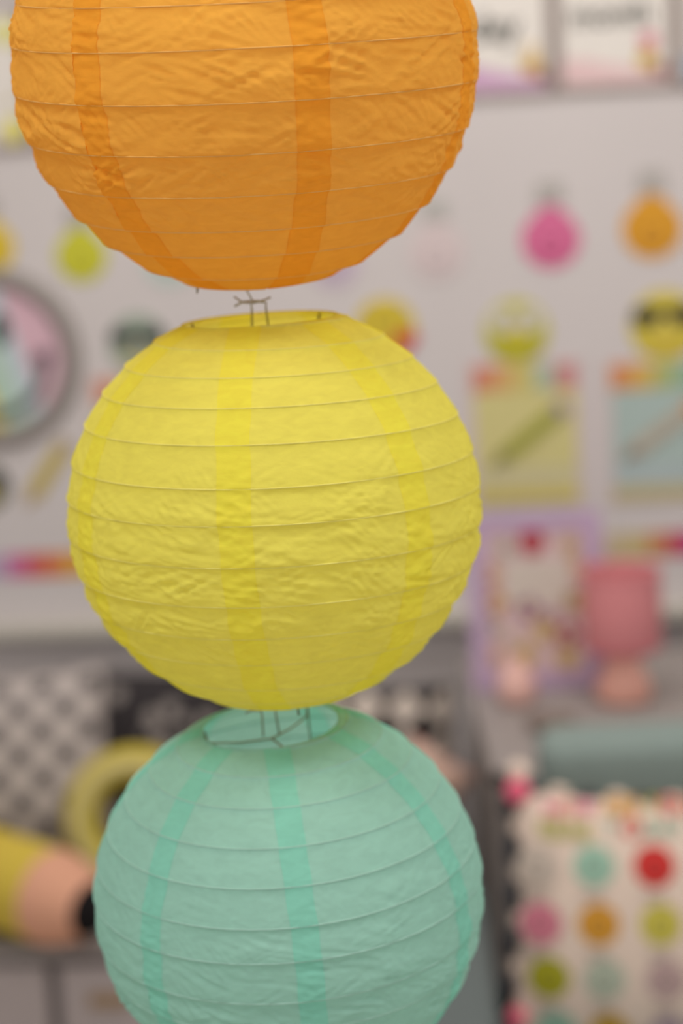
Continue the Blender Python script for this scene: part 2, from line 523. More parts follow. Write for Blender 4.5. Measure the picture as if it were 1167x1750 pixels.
word_card('framed white card with yellow flowers beside the orange lantern and above the smiley plaque', -150, 62, 262, .25, '', 0, 0, cmat(215, 205, 214),
          [(.072, .035, .022, cmat(225, 215, 110)), (.072, .200, .020, cmat(225, 220, 130)), (.074, .085, .008, cmat(200, 190, 150))])
word_card('framed white card hidden mostly behind the orange lantern', 64, 270, 250, .25, '', 0, 0, cmat(200, 215, 214),
          [(.056, .050, .016, cmat(210, 180, 70))])

# light-bulb shaped faces
def bulb(label, px, py, rpx, col, facec, capc=None):
    T = thing('bulb_cutout', label, 'decoration', wall_mat4(px, py), 'bulb shaped faces on the wall')
    r = rpx * wall_px(px, py)
    body = []
    for i in range(49):
        a = -PI / 2 + (2 * PI) * i / 48
        x, z = r * math.cos(a), r * math.sin(a)
        k = max(0, math.sin(a))
        body.append((x * (1 - .16 * k * k), z * (1 + .14 * k ** 4)))
    plate('bulb', body[:-1], 0.0005, 0.0030, col, T)
    cp = capc or cmat(190, 185, 181)
    for j in range(3):
        plate('screw_cap', rrect(0, r * (1.30 + .28 * j), r * (1.04 - .08 * j), r * .22, r * .06), 0.0005, 0.0034, cp, T)
    for s in (-1, 1):
        plate('eye', circ(s * r * .30, -r * .05, r * .09, 14), 0.0031, 0.0040, facec, T)
    plate('mouth', arcband(0, -r * .10, r * .40, r * .50, PI * 1.15, PI * 1.85, 16), 0.0031, 0.0038, facec, T)
bulb('orange bulb shaped face card beside the pink one', 1114, 390, 51, cmat(222, 158, 42), cmat(150, 95, 30))
bulb('hot pink bulb shaped face card between the orange and pale ones', 941, 408, 50, cmat(220, 112, 156), cmat(150, 45, 85))
bulb('very pale pink bulb shaped face card next to the hot pink one', 746, 430, 46, cmat(218, 202, 203), cmat(176, 160, 164), cmat(196, 194, 190))
bulb('lilac bulb shaped face card tucked behind the bottom of the orange lantern', 570, 446, 44, cmat(206, 188, 206), cmat(150, 140, 160))
bulb('pale mint bulb shaped face card half hidden by the orange lantern', 290, 440, 46, cmat(196, 212, 206), cmat(140, 160, 150))
bulb('lime green bulb shaped face card above the grey goggle smiley', 139, 437, 44, cmat(206, 204, 58), cmat(170, 165, 20))
bulb('golden yellow bulb shaped face card just above the round smiley plaque', -18, 422, 44, cmat(226, 196, 60), cmat(150, 120, 30))

# round smileys
def smiley(label, px, py, rpx, col, kind, acc=None, nose=(226, 205, 92)):
    T = thing('smiley_cutout', label, 'decoration', wall_mat4(px, py), 'round smiley cut-outs on the wall')
    r = rpx * wall_px(px, py)
    plate('face', circ(0, 0, r, 48), 0.0005, 0.0030, col, T)
    if kind == 'shades':
        for s in (-1, 1):
            l = plate('lens', rrect(s * r * .52, r * .28, r * .82, r * .52, r * .2), 0.0031, 0.0050, black, T)
        plate('bridge', rrect(0, r * .36, r * .34, r * .13), 0.0031, 0.0046, black, T)
        plate('nose', circ(0, -r * .15, r * .26, 18), 0.0031, 0.0040, cmat(*nose), T)
        plate('mouth', arcband(0, -r * .05, r * .52, r * .66, PI * 1.15, PI * 1.85, 16), 0.0031, 0.0040, cmat(190, 160, 40), T)
    elif kind == 'goggle':
        for s in (-1, 1):
            e = plate('eye', circ(s * r * .40, r * .36, r * .40, 24), 0.0031, 0.0046, acc, T)
            plate('pupil', circ(s * r * .36, r * .36, r * .15, 16), 0.0047, 0.0054, cmat(165, 160, 140), e)
        plate('nose', circ(0, -r * .02, r * .22, 18), 0.0031, 0.0046, cmat(214, 196, 40), T)
        plate('mouth', arcband(0, -r * .05, r * .56, r * .76, PI * 1.08, PI * 1.92, 18), 0.0031, 0.0040, cmat(168, 158, 34), T)
    elif kind == 'heart':
        for s in (-1, 1):
            plate('eye', circ(s * r * .36, r * .25, r * .12, 16), 0.0031, 0.0040, cmat(120, 96, 40), T)
        plate('mouth', arcband(0, -r * .05, r * .45, r * .58, PI * 1.15, PI * 1.85, 16), 0.0031, 0.0038, cmat(150, 110, 30), T)
        h = []
        for i in range(32):
            a = 2 * PI * i / 32
            h.append((r * .66 + r * .026 * 16 * math.sin(a) ** 3,
                      -r * .42 + r * .026 * (13 * math.cos(a) - 5 * math.cos(2 * a) - 2 * math.cos(3 * a) - math.cos(4 * a))))
        plate('heart', h, 0.0031, 0.0050, cmat(205, 48, 62), T)
    return T
smiley('yellow smiley with black sunglasses above the pale blue pencil card', 1136, 556, 60, cmat(214, 196, 74), 'shades')
smiley('lime smiley with big pale eyes above the yellow pencil card', 882, 567, 55, cmat(198, 192, 56), 'goggle', cmat(214, 208, 196))
smiley('yellow smiley holding a red heart, peeking over the yellow lantern', 658, 562, 52, cmat(216, 192, 60), 'heart')
smiley('grey green smiley with dark glasses beside the round plaque', 236, 587, 50, cmat(158, 172, 156), 'shades', None, (160, 160, 140))
smiley('dark olive smiley with glasses under the round plaque', -22, 832, 40, cmat(110, 112, 96), 'shades')

# striped round smiley plaque
def plaque():
    px, py = -12, 612
    T = thing('round_plaque', 'round pastel striped smiley plaque in a wide grey ring', 'wall decoration', wall_mat4(px, py))
    k = wall_px(px, py); R = 155 * k; ri = 122 * k
    # ring with a rounded front
    prof = [(ri, 0.001), (ri, .010), (ri + (R - ri) * .25, .017), (ri + (R - ri) * .6, .018), (R - .004, .012), (R, .002)]
    v, f = [], []; n = 72
    for r_, y in prof:
        for q in range(n):
            a = 2 * PI * q / n; v.append((r_ * math.cos(a), -y, r_ * math.sin(a)))
    for i in range(len(prof) - 1):
        for q in range(n):
            q2 = (q + 1) % n; f.append((i * n + q, (i + 1) * n + q, (i + 1) * n + q2, i * n + q2))
    mesh_obj('ring', v, f, cmat(150, 142, 138), T, True)
    # stripes, cut by slanted lines
    ri *= 1.02
    nx, nz = math.cos(math.radians(17)), math.sin(math.radians(17))
    def strip(d0, d1, col):
        pts = []
        a0 = math.acos(max(-1, min(1, d0 / ri))); a1 = math.acos(max(-1, min(1, d1 / ri)))
        base = math.radians(17)
        pts += [(ri * math.cos(base + a0 + (a1 - a0) * i / 12), ri * math.sin(base + a0 + (a1 - a0) * i / 12)) for i in range(13)]
        pts += [(ri * math.cos(base - a1 - (a0 - a1) * i / 12), ri * math.sin(base - a1 - (a0 - a1) * i / 12)) for i in range(13)]
        plate('stripe', pts, 0.0008, 0.006, col, T)
    ds = [-ri, -50 * k, -22 * k, 20 * k, 52 * k, ri]
    cs = [cmat(226, 170, 190), cmat(222, 202, 84), cmat(186, 212, 196), cmat(196, 210, 218), cmat(222, 184, 198)]
    for i in range(5): strip(ds[i], ds[i + 1], cs[i])
    dk = cmat(96, 100, 98)
    plate('mouth', arcband(-2 * k, -6 * k, 82 * k, 100 * k, PI * 1.02, PI * 1.98, 40), 0.0061, 0.008, dk, T)
    for s in (-1, 1):
        plate('mouth_corner', circ(-2 * k + s * 90 * k, -4 * k, 15 * k, 20), 0.0061, 0.0085, cmat(80, 72, 80), T)
        plate('eye', circ(-4 * k + s * 28 * k - (6 * k), 50 * k, 15 * k, 20, 30 * k), 0.0061, 0.0085, cmat(62, 70, 68), T)
plaque()

# pencil cut-out
def pencil_cutout(label, pxa, pya, pxb, pyb, wpx, body, tip, end, off=0.0005, parent=None, oxy=None):
    if parent is None:
        T = thing('pencil_cutout', label, 'decoration', wall_mat4((pxa + pxb) / 2, (pya + pyb) / 2))
        c = ((pxa + pxb) / 2, (pya + pyb) / 2)
    else:
        T = parent; c = oxy
    a = Vector(P(*c, pxa, pya)); b = Vector(P(*c, pxb, pyb))
    k = wall_px(pxa, pya); w = wpx * k
    d = (b - a); L = d.length; rot = math.atan2(d.y, d.x); d.normalize()
    m1 = a + d * (L * .54)
    t = 0.003
    plate('pencil_body', rrect(m1.x, m1.y, L * .66, w, 0, rot), off, off + t, body, T)
    n = Vector((-d.y, d.x))
    q = a + d * (L * .21)
    plate('pencil_tip', [tuple(q + n * w / 2), tuple(a), tuple(q - n * w / 2)], off, off + t, tip, T)
    e = a + d * (L * .93)
    plate('pencil_eraser', rrect(e.x, e.y, L * .12, w, w * .2, rot), off, off + t * 1.1, end, T)
pencil_cutout('ochre pencil cut-out leaning beside the yellow lantern', 44, 866, 116, 752, 27, cmat(196, 176, 92), cmat(186, 160, 116), cmat(176, 156, 130))

# activity cards with coloured heading
def pencil_card(label, px0, px1, py0, py1, bg_, heads, pcols, pl, foot, group='pencil cards on the wall'):
    c = ((px0 + px1) / 2, (py0 + py1) / 2)
    T = thing('pencil_card', label, 'card', wall_mat4(*c), group)
    k = wall_px(*c); w = (px1 - px0) * k; h = (py1 - py0) * k
    plate('card_sheet', rrect(0, 0, w + 26 * k, h + 14 * k), 0.0005, 0.0022, cmat(214, 198, 198), T)
    plate('colour_panel', rrect(0, -h * .03, w, h * .80), 0.0023, 0.0030, bg_, T)
    n = len(heads)
    for i, cc in enumerate(heads):
        plate('heading_block', rrect(-w / 2 + w * (i + .5) / n, h / 2 - 22 * k, w / n, 44 * k), 0.0031, 0.0040, cc, T)
    plate('lower_panel', rrect(0, -h * .33, w, h * .16), 0.0031, 0.0036, pl, T)
    plate('footer_band', rrect(0, -h / 2 + 10 * k, w, 26 * k), 0.0031, 0.0040, foot, T)
    if pcols:
        pencil_cutout('', pcols[3], pcols[4], pcols[5], pcols[6], 26, pcols[0], pcols[1], pcols[2], 0.0041, T, c)
    return T
pencil_card('pale yellow card with a green pencil and multicoloured heading', 812, 986, 622, 858, cmat(214, 205, 142),
            [cmat(214, 138, 112), cmat(216, 172, 110), cmat(208, 196, 120), cmat(176, 190, 170), cmat(206, 140, 140)],
            (cmat(164, 164, 66), cmat(140, 134, 80), cmat(160, 140, 168), 838, 798, 968, 690), cmat(210, 202, 160), cmat(214, 198, 112))
pencil_card('pale blue card with a beige pencil and orange heading', 1046, 1226, 618, 852, cmat(176, 194, 190),
            [cmat(218, 146, 92), cmat(216, 178, 92), cmat(178, 186, 120), cmat(150, 184, 160), cmat(206, 140, 140)],
            (cmat(186, 176, 160), cmat(164, 140, 124), cmat(214, 150, 90), 1062, 785, 1190, 690), cmat(178, 192, 194), cmat(196, 184, 140))
pencil_card('card with a coral heading half hidden behind the yellow lantern', 168, 340, 645, 880, cmat(196, 210, 190),
            [cmat(216, 150, 124), cmat(216, 172, 110), cmat(208, 196, 120), cmat(176, 190, 170), cmat(206, 140, 140)],
            None, cmat(210, 202, 190), cmat(214, 198, 150))

# rainbow border strip
def border():
    c = (60, 966)
    T = thing('rainbow_border', 'narrow rainbow coloured paper border running along the wall', 'border', wall_mat4(*c))
    seq = [(186, 170, 196), (206, 110, 160), (212, 92, 90), (220, 130, 60), (224, 172, 50), (226, 196, 70), (190, 196, 90), (140, 184, 150), (140, 176, 200), (170, 160, 200)]
    x0 = P(*c, -160, 966)[0]; x1 = P(*c, 1400, 950)[0]
    zc = 0.0; h = 40 * wall_px(*c); n = 44
    shift = 4
    for i in range(n):
        xa = x0 + (x1 - x0) * i / n; xb = x0 + (x1 - x0) * (i + 1) / n
        wp = on_wall(*c) + EX * ((xa + xb) / 2)
        px = W_PX / 2 + F * (wp - CAM).dot(RIGHT) / (wp - CAM).dot(FWD)
        cc = seq[(i - shift) % 10]
        if px > 800:
            cc = ((206, 186, 190), (204, 186, 150), (204, 184, 130), (206, 136, 92), (196, 60, 104), (190, 90, 150), (170, 160, 200), (140, 176, 200))[
                sum(px > q for q in (1030, 1062, 1118, 1142, 1182, 1220, 1260))]
        plate('colour_segment', rrect((xa + xb) / 2, zc, (xb - xa) * 1.0, h), 0.0005, 0.0020, cmat(*cc), T)
border()

# ------------------------------------------------------------------ sideboard and what stands on it
ZT = 0.74
sb_yaw = math.radians(0.5)
sb_o = on_z(782, 1112, ZT)
SB = Matrix.Translation((sb_o.x, sb_o.y - .05, 0)) @ Matrix.Rotation(sb_yaw, 4, 'Z')
T = thing('sideboard', 'low grey sideboard standing against the wall under the cards', 'cabinet', SB)
M_grey = mat('grey_laminate', srgb(150, 143, 140), 0.5, 0.03, 12)
M_grey2 = mat('grey_panel', srgb(132, 127, 125), 0.55, 0.03, 12)
box('body', 0.012, 1.10, -0.60, -0.012, 0.06, ZT - 0.025, M_grey2, T, 0.003)
box('top', 0.0, 1.112, -0.625, 0.0, ZT - 0.025, ZT, M_grey, T, 0.003)
box('plinth', 0.03, 1.08, -0.57, -0.03, 0.0, 0.06, M_grey2, T)
for i in range(3):
    d = box('door', 0.018 + i * .361, 0.018 + i * .361 + .352, -0.618, -0.601, 0.07, ZT - 0.035, M_grey2, T, 0.002)
    box('handle', 0.018 + i * .361 + .30, 0.018 + i * .361 + .312, -0.634, -0.6185, 0.45, 0.57, cmat(190, 188, 184, .3), d, 0.002)

def on_top(px, py, z): return on_z(px, py, z)

# lilac framed board
def board():
    bl = on_z(812, 1176, ZT + .001); br_ = on_z(1032, 1176, ZT + .001)
    b = (bl + br_) / 2
    k = (b - CAM).dot(FWD) / F
    w = 226 * k; h = 300 * k / math.cos(math.radians(12)) * 0.985
    mw = Matrix.Translation(b) @ Matrix.Rotation(-math.radians(3), 4, 'Z') @ Matrix.Rotation(math.radians(-5), 4, 'X')
    T = thing('picture_board', 'lilac framed floral board with a white label beside the pink lamp', 'picture', mw)
    ringplate('frame', rrect(0, h / 2, w, h, .004), rrect(0, h / 2, w - .056, h - .052, .004), -0.008, 0.006, cmat(186, 160, 190), T)
    plate('panel', rrect(0, h / 2, w - .05, h - .046), -0.007, 0.002, cmat(212, 184, 186), T)
    plate('label_patch', rrect(.004, h * .60, .105, .075, .01), 0.0021, 0.003, cmat(206, 194, 184), T)
    plate('berry', circ(-.003, h * .845, .020, 20, .024), 0.0021, 0.0045, cmat(176, 70, 80), T)
    rng = random.Random(4)
    cols = [(190, 140, 100), (180, 150, 110), (150, 110, 130), (170, 90, 100), (196, 166, 90), (206, 160, 130), (160, 150, 140), (200, 180, 170)]
    spots = [(-.072, .66, .017, 0), (-.066, .50, .020, 0), (-.045, .80, .013, 6), (-.012, .455, .018, 2), (.062, .49, .018, 1), (.046, .30, .018, 3), (-.02, .20, .016, 4),
             (.045, .17, .016, 4), (-.072, .36, .014, 6), (.01, .33, .016, 4), (.056, .80, .014, 1), (-.068, .20, .013, 5), (-.04, .30, .012, 7), (.070, .68, .014, 5), (.02, .40, .010, 2)]
    for x, z, r, ci in spots:
        o = plate('flower', [(x + r * (1 + .22 * math.cos(5 * a)) * math.cos(a), h * z + r * (1 + .22 * math.cos(5 * a)) * math.sin(a)) for a in [2 * PI * i / 30 for i in range(30)]],
                  0.0021, 0.0035, cmat(*cols[ci]), T)
        plate('flower_centre', circ(x, h * z, r * .35, 12), 0.0036, 0.0042, cmat(216, 196, 150), o)
board()

# pink table lamp
def lamp():
    b = on_z(1066, 1196, ZT)
    k = (b - CAM).dot(FWD) / F
    T = thing('table_lamp', 'small pink table lamp with drum shade on the sideboard', 'lamp', b)
    s = k
    lathe('base', [(.001, 0), (40 * s, 0), (46 * s, 4 * s), (49 * s, 14 * s), (47 * s, 28 * s), (39 * s, 46 * s), (31 * s, 62 * s), (28 * s, 78 * s), (27 * s, 92 * s), (.001, 93 * s)],
          mat('lamp_ceramic', srgb(236, 176, 160), 0.3, .02, 20), T, 48)
    lathe('stem', [(6 * s, 90 * s), (6 * s, 120 * s)], cmat(190, 120, 120), T, 16)
    sh = lathe('shade', [(45 * s, 88 * s), (61 * s, 91 * s), (66 * s, 102 * s), (67 * s, 160 * s), (66 * s, 226 * s), (65.5 * s, 230 * s), (64 * s, 230 * s), (63 * s, 225 * s), (64 * s, 160 * s), (63 * s, 104 * s), (58 * s, 94 * s), (45 * s, 91 * s)],
               mat('lamp_shade_pink', srgb(218, 138, 142), 0.7, .03, 90), T, 56, cap=False)
    for z in (100, 226):
        tube('shade_band', [(66.6 * s * math.cos(2 * PI * i / 48), 66.6 * s * math.sin(2 * PI * i / 48), z * s) for i in range(48)], 1.6 * s, cmat(198, 106, 122), sh, 6, True)
lamp()
def vase():
    b = on_z(884, 1203, ZT)
    s = (b - CAM).dot(FWD) / F
    T = thing('bud_vase', 'small rounded peach vase in front of the lilac board', 'vase', b)
    lathe('body', [(.001, 0), (22 * s, 0), (31 * s, 10 * s), (34 * s, 26 * s), (31 * s, 44 * s), (22 * s, 60 * s), (14 * s, 70 * s), (12 * s, 78 * s), (9.5 * s, 78 * s), (11 * s, 68 * s), (.001, 66 * s)],
          mat('vase_ceramic', srgb(232, 186, 176), 0.35, .02, 20), T, 40)
    tube('lip', [(11 * s * math.cos(2 * PI * i / 32), 11 * s * math.sin(2 * PI * i / 32), 78 * s) for i in range(32)], 1.6 * s, mat('vase_ceramic', (0, 0, 0)), T, 6, True)
vase()
def candle(label, px, py, col):
    b = on_z(px, py, ZT)
    s = (b - CAM).dot(FWD) / F
    T = thing('candle_cup', label, 'candle', b, 'candle cups on the sideboard')
    g = mat('cup_' + str(px), srgb(*col), 0.15, .02, 30, 0.8)
    lathe('cup', [(.001, 0), (15 * s, 0), (18 * s, 3 * s), (20 * s, 30 * s), (18.5 * s, 30 * s), (16 * s, 6 * s), (.001, 5 * s)], g, T, 32)
    lathe('wax', [(.001, 22 * s), (18 * s, 22 * s), (18 * s, 24 * s), (.001, 25 * s)], mat('wax', srgb(236, 228, 205), 0.4, .02, 20), T, 24)
candle('cream candle cup at the front edge of the sideboard', 953, 1284, (226, 216, 190))
candle('lilac candle cup beside the cream one on the sideboard', 990, 1277, (190, 188, 196))
# dark brown pebble-like dish
def dish():
    b = on_z(942, 1245, ZT); s = (b - CAM).dot(FWD) / F
    T = thing('small_dish', 'small flat taupe dish lying behind the candle cups', 'dish', b)
    lathe('bowl', [(.001, 0), (26 * s, 0), (40 * s, 9 * s), (43 * s, 14 * s), (40 * s, 14 * s), (25 * s, 5 * s), (.001, 4 * s)], mat('dish_clay', srgb(120, 106, 98), .5, .05, 30), T, 36)
    tube('rim', [(42 * s * math.cos(2 * PI * i / 36), 42 * s * math.sin(2 * PI * i / 36), 14 * s) for i in range(36)], 1.5 * s, mat('dish_clay', (0, 0, 0)), T, 6, True)
dish()

# ------------------------------------------------------------------ bench
ZB = 0.45
pf = on_z(85, 1612, ZB)
by_f = pf.y
b_yaw = -WYAW
BM = Matrix.Translation((pf.x, pf.y, 0)) @ Matrix.Rotation(b_yaw, 4, 'Z')
xr = 0.53
T = thing('storage_bench', 'long pale grey storage bench under the cushions', 'bench', BM)
M_bench = mat('bench_laminate', srgb(172, 162, 162), 0.45, 0.03, 10)
M_bdark = mat('bench_carcass', srgb(110, 104, 104), 0.6, 0.03, 10)
box('seat_board', -1.3, xr, -0.012, 0.66, ZB - 0.022, ZB, mat('bench_top', srgb(150, 143, 142), 0.5, .03, 10), T, 0.003)
box('carcass', -1.28, xr - .02, 0.012, 0.645, 0.0, ZB - 0.0225, M_bdark, T)
for i, (xa, xb) in enumerate(((-1.27, -0.87), (-0.85, -0.44), (-0.425, -0.008), (0.012, 0.26), (0.275, 0.505))):
    d = box('drawer_front', xa, xb, -0.006, 0.0115, 0.03, ZB - 0.034, M_bench, T, 0.002)
    xm = 0.085 if i == 3 else (xa + xb) / 2
    box('pull', xm - .03, xm + .03, -0.014, -0.0062, ZB - .098, ZB - .078, mat('tan_leather', srgb(150, 124, 92), .6, .05, 60), d, 0.003)

# ------------------------------------------------------------------ cushions
def pattern_mat(name, kind, c0, c1, n):
    M = bpy.data.materials.new(name); M.use_nodes = True
    nt = M.node_tree; N = nt.nodes; L = nt.links
    b = N['Principled BSDF']; b.inputs['Roughness'].default_value = 0.9; b.inputs['Specular IOR Level'].default_value = 0.15
    uv = N.new('ShaderNodeUVMap'); uv.uv_map = 'cloth'
    mx = N.new('ShaderNodeMix'); mx.data_type = 'RGBA'
    mx.inputs['A'].default_value = tuple(c0) + (1,); mx.inputs['B'].default_value = tuple(c1) + (1,)
    def math_(op, a, bb=None):
        q = N.new('ShaderNodeMath'); q.operation = op
        for i, v in enumerate((a, bb)):
            if v is None: continue
            if isinstance(v, (int, float)): q.inputs[i].default_value = v
            else: L.new(v, q.inputs[i])
        return q.outputs[0]
    if kind == 'dots':
        sp = N.new('ShaderNodeSeparateXYZ'); L.new(uv.outputs['UV'], sp.inputs[0])
        x = math_('MULTIPLY', sp.outputs['X'], n * PI); y = math_('MULTIPLY', sp.outputs['Y'], n * PI)
        a = math_('MULTIPLY', math_('SINE', x), math_('SINE', y))
        d = math_('GREATER_THAN', a, 0.36)
        L.new(d, mx.inputs['Factor'])
    elif kind == 'checker':
        ck = N.new('ShaderNodeTexChecker'); ck.inputs['Scale'].default_value = n
        ck.inputs['Color1'].default_value = (0, 0, 0, 1); ck.inputs['Color2'].default_value = (1, 1, 1, 1)
        mp = N.new('ShaderNodeMapping'); mp.inputs['Rotation'].default_value = (0, 0, math.radians(50))
        L.new(uv.outputs['UV'], mp.inputs['Vector']); L.new(mp.outputs['Vector'], ck.inputs['Vector'])
        L.new(ck.outputs['Fac'], mx.inputs['Factor'])
    else:
        vo = N.new('ShaderNodeTexVoronoi'); vo.inputs['Scale'].default_value = n
        L.new(uv.outputs['UV'], vo.inputs['Vector'])
        nz = N.new('ShaderNodeTexNoise'); nz.inputs['Scale'].default_value = n * 3
        L.new(uv.outputs['UV'], nz.inputs['Vector'])
        s = math_('ADD', vo.outputs['Distance'], math_('MULTIPLY', nz.outputs['Fac'], 0.35))
        L.new(math_('LESS_THAN', s, 0.56), mx.inputs['Factor'])
    L.new(mx.outputs['Result'], b.inputs['Base Color'])
    nz2 = N.new('ShaderNodeTexNoise'); nz2.inputs['Scale'].default_value = 300
    bp = N.new('ShaderNodeBump'); bp.inputs['Strength'].default_value = .2; bp.inputs['Distance'].default_value = .001
    L.new(nz2.outputs['Fac'], bp.inputs['Height']); L.new(bp.outputs['Normal'], b.inputs['Normal'])
    return M
def pillow_fn(hw, hh, th):
    def fn(s, t, side):
        e = max(0.0, (1 - abs(s) ** 2.6)) ** 0.55 * max(0.0, (1 - abs(t) ** 2.6)) ** 0.55
        x = s * hw * (1 - 0.055 * (1 - t * t) * abs(s) ** 3)
        z = t * hh * (1 - 0.055 * (1 - s * s) * abs(t) ** 3)
        return Vector((x, -side * th * e, z))
    return fn
def pillow_mesh(name, hw, hh, th, material, parent, n=28):
    fn = pillow_fn(hw, hh, th)
    v, f, uvs = [], [], []
    for side in (1, -1):
        base = len(v)
        for j in range(n + 1):
            for i in range(n + 1):
                s = math.sin((2 * i / n - 1) * PI / 2); t = math.sin((2 * j / n - 1) * PI / 2)
                v.append(fn(s, t, side)); uvs.append(((s + 1) / 2, (t + 1) / 2 * hh / hw))
        for j in range(n):
            for i in range(n):
                a = base + j * (n + 1) + i
                q = (a, a + 1, a + n + 2, a + n + 1)
                f.append(q if side == 1 else q[::-1])
    o = mesh_obj(name, v, f, material, parent, True)
    ul = o.data.uv_layers.new(name='cloth')
    for lp in o.data.loops: ul.data[lp.index].uv = uvs[lp.vertex_index]
    return o, fn
def stand(px, py, y, h, lean, yaw, z0, roll=0.0):
    """matrix of a cushion whose upper edge centre is seen at the pixel, standing on height z0"""
    p = on_y(px, py, y); z0 = z0 + 0.014
    hh = (p.z - z0) / math.cos(lean) / 2
    c = Vector((p.x, p.y - math.sin(lean) * hh, (p.z + z0) / 2))
    return Matrix.Translation(c) @ Matrix.Rotation(yaw, 4, 'Z') @ Matrix.Rotation(-lean, 4, 'X') @ Matrix.Rotation(roll, 4, 'Y'), hh
def cushion(label, px, py, y, hw, th, lean, yaw, material, piping, roll=0.0, dz=0.0):
    mw, hh = stand(px, py, y, 0, math.radians(lean), math.radians(yaw), ZB + dz, math.radians(roll))
    T = thing('cushion', label, 'cushion', mw, 'cushions on the bench')
    o, fn = pillow_mesh('cover', hw, hh, th, material, T)
    pts = []
    for (s0, t0, s1, t1) in ((-1, -1, 1, -1), (1, -1, 1, 1), (1, 1, -1, 1), (-1, 1, -1, -1)):
        for i in range(14):
            q = i / 14; pts.append(fn(s0 + (s1 - s0) * q, t0 + (t1 - t0) * q, 1))
    tube('piping', pts, 0.0035, piping, T, 6, True)
    return T, fn, hh
M_dots = pattern_mat('dotted_cloth', 'dots', srgb(184, 174, 170), srgb(66, 64, 66), 8)
M_flor = pattern_mat('dark_floral_cloth', 'floral', srgb(58, 54, 56), srgb(150, 142, 138), 8)
M_chk = pattern_mat('diamond_cloth', 'checker', srgb(46, 42, 42), srgb(196, 184, 174), 5)
cushion('dark charcoal floral cushion leaning on the wall behind the dotted one', 248, 1146, 3.27, .150, .045, 14, -6, M_flor, cmat(60, 56, 58), 2)
cushion('grey cushion printed with dark dots beside the floral one', 28, 1150, 3.16, .150, .055, 18, -9, M_dots, cmat(165, 156, 152), -4, 0.01)
cushion('black and cream diamond cushion next to the sideboard', 655, 1172, 3.17, .115, .045, 12, -4, M_chk, cmat(90, 84, 82), 0)
cushion('plain peach cushion leaning against the diamond cushion', 708, 1278, 3.02, .055, .040, 14, 0, mat('peach_cloth', srgb(214, 180, 164), .9, .04, 120, .1), cmat(206, 160, 150), 36, 0.03)

# ring cushion
def ring_cushion():
    p = on_y(232, 1388, 2.98)
    k = (p - CAM).dot(FWD) / F
    RO = 126 * k; rt_ = 31 * k; RM = RO - rt_
    zc = ZB + RO * math.cos(math.radians(12)) + .004
    mw = Matrix.Translation((p.x, p.y, zc)) @ Matrix.Rotation(math.radians(-4), 4, 'Z') @ Matrix.Rotation(math.radians(-14), 4, 'X')
    T = thing('ring_cushion', 'yellow ring shaped cushion with paler bands behind the pencil cushion', 'cushion', mw)
    bands = [(-60, 10, (214, 196, 108)), (10, 70, (188, 172, 62)), (70, 112, (206, 194, 136)), (112, 205, (190, 172, 70)), (205, 300, (170, 150, 70))]
    # angle 0 = inner rim, 90 = front, 180 = outer rim
    for a0, a1, cc in bands:
        v, f = [], []; n = 64; q = 8
        for i in range(n):
            A = 2 * PI * i / n
            for j in range(q + 1):
                b = math.radians(a0 + (a1 - a0) * j / q)
                r = RM - rt_ * math.cos(b)
                v.append((r * math.cos(A), -rt_ * math.sin(b), r * math.sin(A)))
        for i in range(n):
            i2 = (i + 1) % n
            for j in range(q):
                f.append((i * (q + 1) + j, i2 * (q + 1) + j, i2 * (q + 1) + j + 1, i * (q + 1) + j + 1))
        o = mesh_obj('band', v, f, mat('ring_%d' % a0, srgb(*cc), .85, .04, 90, .15), T, True)
        bm = bmesh.new(); bm.from_mesh(o.data); bmesh.ops.recalc_face_normals(bm, faces=bm.faces); bm.to_mesh(o.data); bm.free()
ring_cushion()

# pencil cushion, lying on the bench edge
def pencil_cushion():
    k = 2.86 / F
    r = 84 * k
    base = on_z(70, 1526, ZB + r + .012)
    ax = Vector((1.0, -0.85, -0.03)).normalized()
    zq = ax.to_track_quat('X', 'Z').to_matrix().to_4x4()
    mw = Matrix.Translation(base) @ zq
    T = thing('pencil_cushion', 'round pencil shaped cushion in yellow with peach tip and black point', 'cushion', mw)
    def rev(name, prof, material):
        v, f = [], []; n = 36
        for x, rr in prof:
            for i in range(n):
                a = 2 * PI * i / n; v.append((x, rr * math.cos(a), rr * math.sin(a)))
        for j in range(len(prof) - 1):
            for i in range(n):
                i2 = (i + 1) % n; f.append((j * n + i, (j + 1) * n + i, (j + 1) * n + i2, j * n + i2))
        o = mesh_obj(name, v, f, material, T, True)
        bm = bmesh.new(); bm.from_mesh(o.data); bmesh.ops.recalc_face_normals(bm, faces=bm.faces); bm.to_mesh(o.data); bm.free()
    xj = 30 * k
    rev('barrel', [(-.40, .001), (-.40, r * .8), (-.39, r * .95), (-.37, r), (-.2, r * 1.01), (xj, r)], mat('yellow_plush', srgb(204, 180, 76), .9, .04, 90, .1))
    rev('wood_tip', [(xj, r), (xj + 20 * k, r * .97), (xj + 62 * k, r * .80), (xj + 98 * k, r * .58)], mat('peach_plush', srgb(214, 160, 134), .9, .04, 90, .1))
    rev('lead_point', [(xj + 98 * k, r * .58), (xj + 130 * k, r * .36), (xj + 150 * k, r * .18), (xj + 158 * k, .001)], mat('black_plush', srgb(26, 24, 25), .9, .04, 90, .1))
pencil_cushion()

